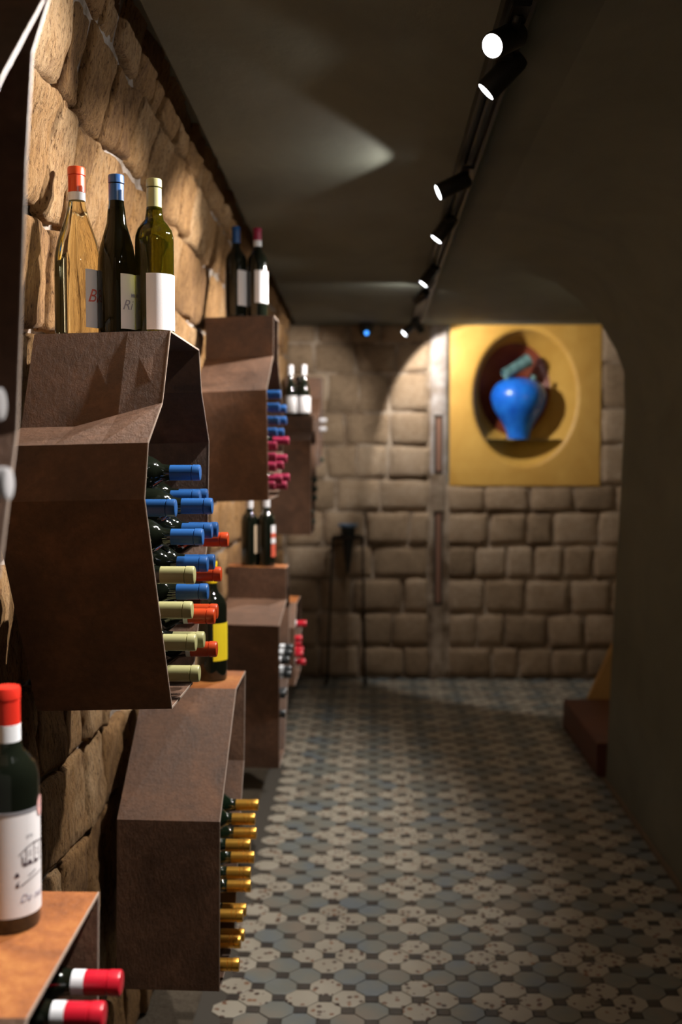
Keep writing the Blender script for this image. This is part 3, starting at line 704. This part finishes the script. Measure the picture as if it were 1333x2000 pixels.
# ------------------------------------------------------------------ iron stand with pointed vessel in front of the back wall
SX, SY = -.185, 7.50
st = thing('iron_stand', 'tall thin iron stand with splayed legs against the back wall', 'stand', (SX, SY, 0))
rz_ = 1.6 - .585
bm = bmesh.new(); mn = 28
ring = []
for k in range(mn):
    t = 2*math.pi*k/mn; ring.append([bm.verts.new(((.105 + .008*math.cos(u))*math.cos(t), (.105 + .008*math.cos(u))*math.sin(t), rz_ + .010*math.sin(u))) for u in (0, math.pi/2, math.pi, 3*math.pi/2)])
for k in range(mn):
    for u in range(4): bm.faces.new((ring[k][u], ring[(k+1) % mn][u], ring[(k+1) % mn][(u+1) % 4], ring[k][(u+1) % 4]))
obj('ring', smooth(obj('tmp', bm)).data, M['iron'], st); bpy.data.objects.remove(bpy.data.objects['tmp'])
for a in (200, 335, 26):
    t = math.radians(a); bm = bmesh.new()
    top = (.105*math.cos(t), .105*math.sin(t), rz_ + .006); knee = (.112*math.cos(t), .112*math.sin(t), rz_ - .03)
    foot = (.13*math.cos(t) - (.02 if a == 200 else 0), .13*math.sin(t), .012); toe = (foot[0]*1.12, foot[1]*1.12, .008)
    tube(bm, top, knee, .011, 10); tube(bm, knee, foot, .0085, 10); tube(bm, foot, toe, .012, 10)
    obj('leg', bm, M['iron'], st)
bm = bmesh.new()
for a in (200, 335, 26):
    t = math.radians(a); tube(bm, (.1*math.cos(t), .1*math.sin(t), rz_), (.047*math.cos(t), .047*math.sin(t), rz_), .005, 8)
obj('cross_spokes', bm, M['iron'], st)
vs_ = thing('pointed_vessel', 'dark pointed vessel with blue rim held in the tall iron stand', 'vessel', (SX, SY, rz_ - .25))
obj('vessel_body', lathe([(0, 0), (.010, .004), (.016, .06), (.030, .15), (.038, .21), (.040, .245), (.046, .262), (.052, .31), (.054, .322), (.046, .322), (.036, .26), (0, .12)], 28), M['vessel_dark'], vs_)
obj('rim', lathe([(.052, .318), (.068, .328), (.071, .336), (.068, .342), (.05, .340), (.046, .330), (.052, .318)], 28), M['rim_blue'], vs_)

# ------------------------------------------------------------------ dome camera
dc = thing('dome_camera', 'small black security camera with a glowing blue light near the ceiling', 'camera', (-.063, 7.56, CEIL + EYE))
bm = bmesh.new(); tube(bm, (0, 0, -.022), (0, 0, 0), .05, 24); obj('ceiling_mount', bm, M['black_metal'], dc)
obj('dome', lathe([(0, -.092), (.02, -.088), (.038, -.073), (.046, -.05), (.047, -.022), (0, -.022)], 28), M['black_metal'], dc)
bm = bmesh.new(); tube(bm, (.004, -.030, -.068), (.004, -.046, -.072), .014, 16); obj('indicator_light', bm, M['led'], dc)

# ------------------------------------------------------------------ track and spotlights
TX = .275
tr = thing('light_track', 'long black twin-rail lighting track running along the ceiling', 'light track', (TX, .9, CEIL + EYE))
for x0, x1 in ((-.030, -.021), (.021, .030)):
    bm = bmesh.new(); box(bm, (x0, 0, -.034), (x1, 6.45, 0), .001); obj('rail', bm, M['black_metal'], tr)
bm = bmesh.new(); box(bm, (-.021, 0, -.007), (.021, 6.45, -.0005)); obj('groove', bm, M['rail_inner'], tr)
bm = bmesh.new(); box(bm, (-.004, 0, -.024), (.004, 6.45, -.007)); obj('conductor', bm, M['black_metal'], tr)
LABELS = ['black track spotlight out of view, nearest the entrance, aimed at three bottles', 'black track spotlight just above the top edge of the view', 'dazzling track spotlight facing the viewer at the top', 'track spotlight with thin bright edge, next below the dazzling one',
          'black track spotlight aimed sideways at the left wall, lighting a ceiling patch', 'black track spotlight aimed down, nearer of the two below the sideways one', 'black track spotlight aimed down, farther of the two below the sideways one',
          'track spotlight turned away with no lit face showing', 'track spotlight facing lower left at the far end of the track', 'track spotlight pointing right at the yellow niche, end of track']
for (f, d, watt, deg, soft, spill), lb in zip(LAMPS, LABELS):
    f = Vector(f); d = Vector(d).normalized(); q = d.to_track_quat('-Z', 'Y')
    t = thing('spotlight', lb, 'spotlight', (TX, f.y, CEIL + EYE - .034), group='spotlights on the ceiling track')
    base = Vector(t.location); F_ = f + Vector((0, 0, EYE)) - base
    Lh = .105; mid = F_ - d * .075
    body = lathe([(.0225, 0), (.0245, 0), (.026, .004), (.026, Lh - .012), (.022, Lh - .002), (.012, Lh), (0, Lh), ], 24)
    o = obj('housing', body, M['black_metal'], t); o.location = F_; o.rotation_euler = q.to_euler()
    bm = bmesh.new(); tube(bm, (0, 0, .001), (0, 0, .004), .0224, 24); o = obj('lens', bm, M['lens'], t); o.location = F_; o.rotation_euler = q.to_euler()
    top = Vector((0, 0, .005)); joint = Vector((mid.x * .55, mid.y * .55, -.028))
    bm = bmesh.new(); box(bm, (-.018, -.045, -.012), (.018, .045, -.0005), .002); tube(bm, (0, 0, -.008), joint, .009, 10); tube(bm, joint, mid, .011, 10)
    obj('mounting_arm', bm, M['black_metal'], t)
    for nm, pw, ang, bl in (('beam', watt, deg, soft), ('spill', spill, 132, .12)):
        ld = bpy.data.lights.new(nm, 'SPOT'); ld.energy = pw; ld.color = LAMP_COL; ld.spot_size = math.radians(ang); ld.spot_blend = bl; ld.shadow_soft_size = .016
        lo = bpy.data.objects.new(nm, ld); COL.objects.link(lo); lo.parent = t; lo.location = F_ + d * .018; lo.rotation_euler = q.to_euler()

# lamp of the recess, behind the end of the right-hand wall
ld = bpy.data.lights.new('recess_lamp', 'POINT'); ld.energy = 7; ld.color = (1.0, .82, .6); ld.shadow_soft_size = .22
lo = bpy.data.objects.new('recess_lamp', ld); COL.objects.link(lo); lo.location = (1.75, 5.75, 1.9)
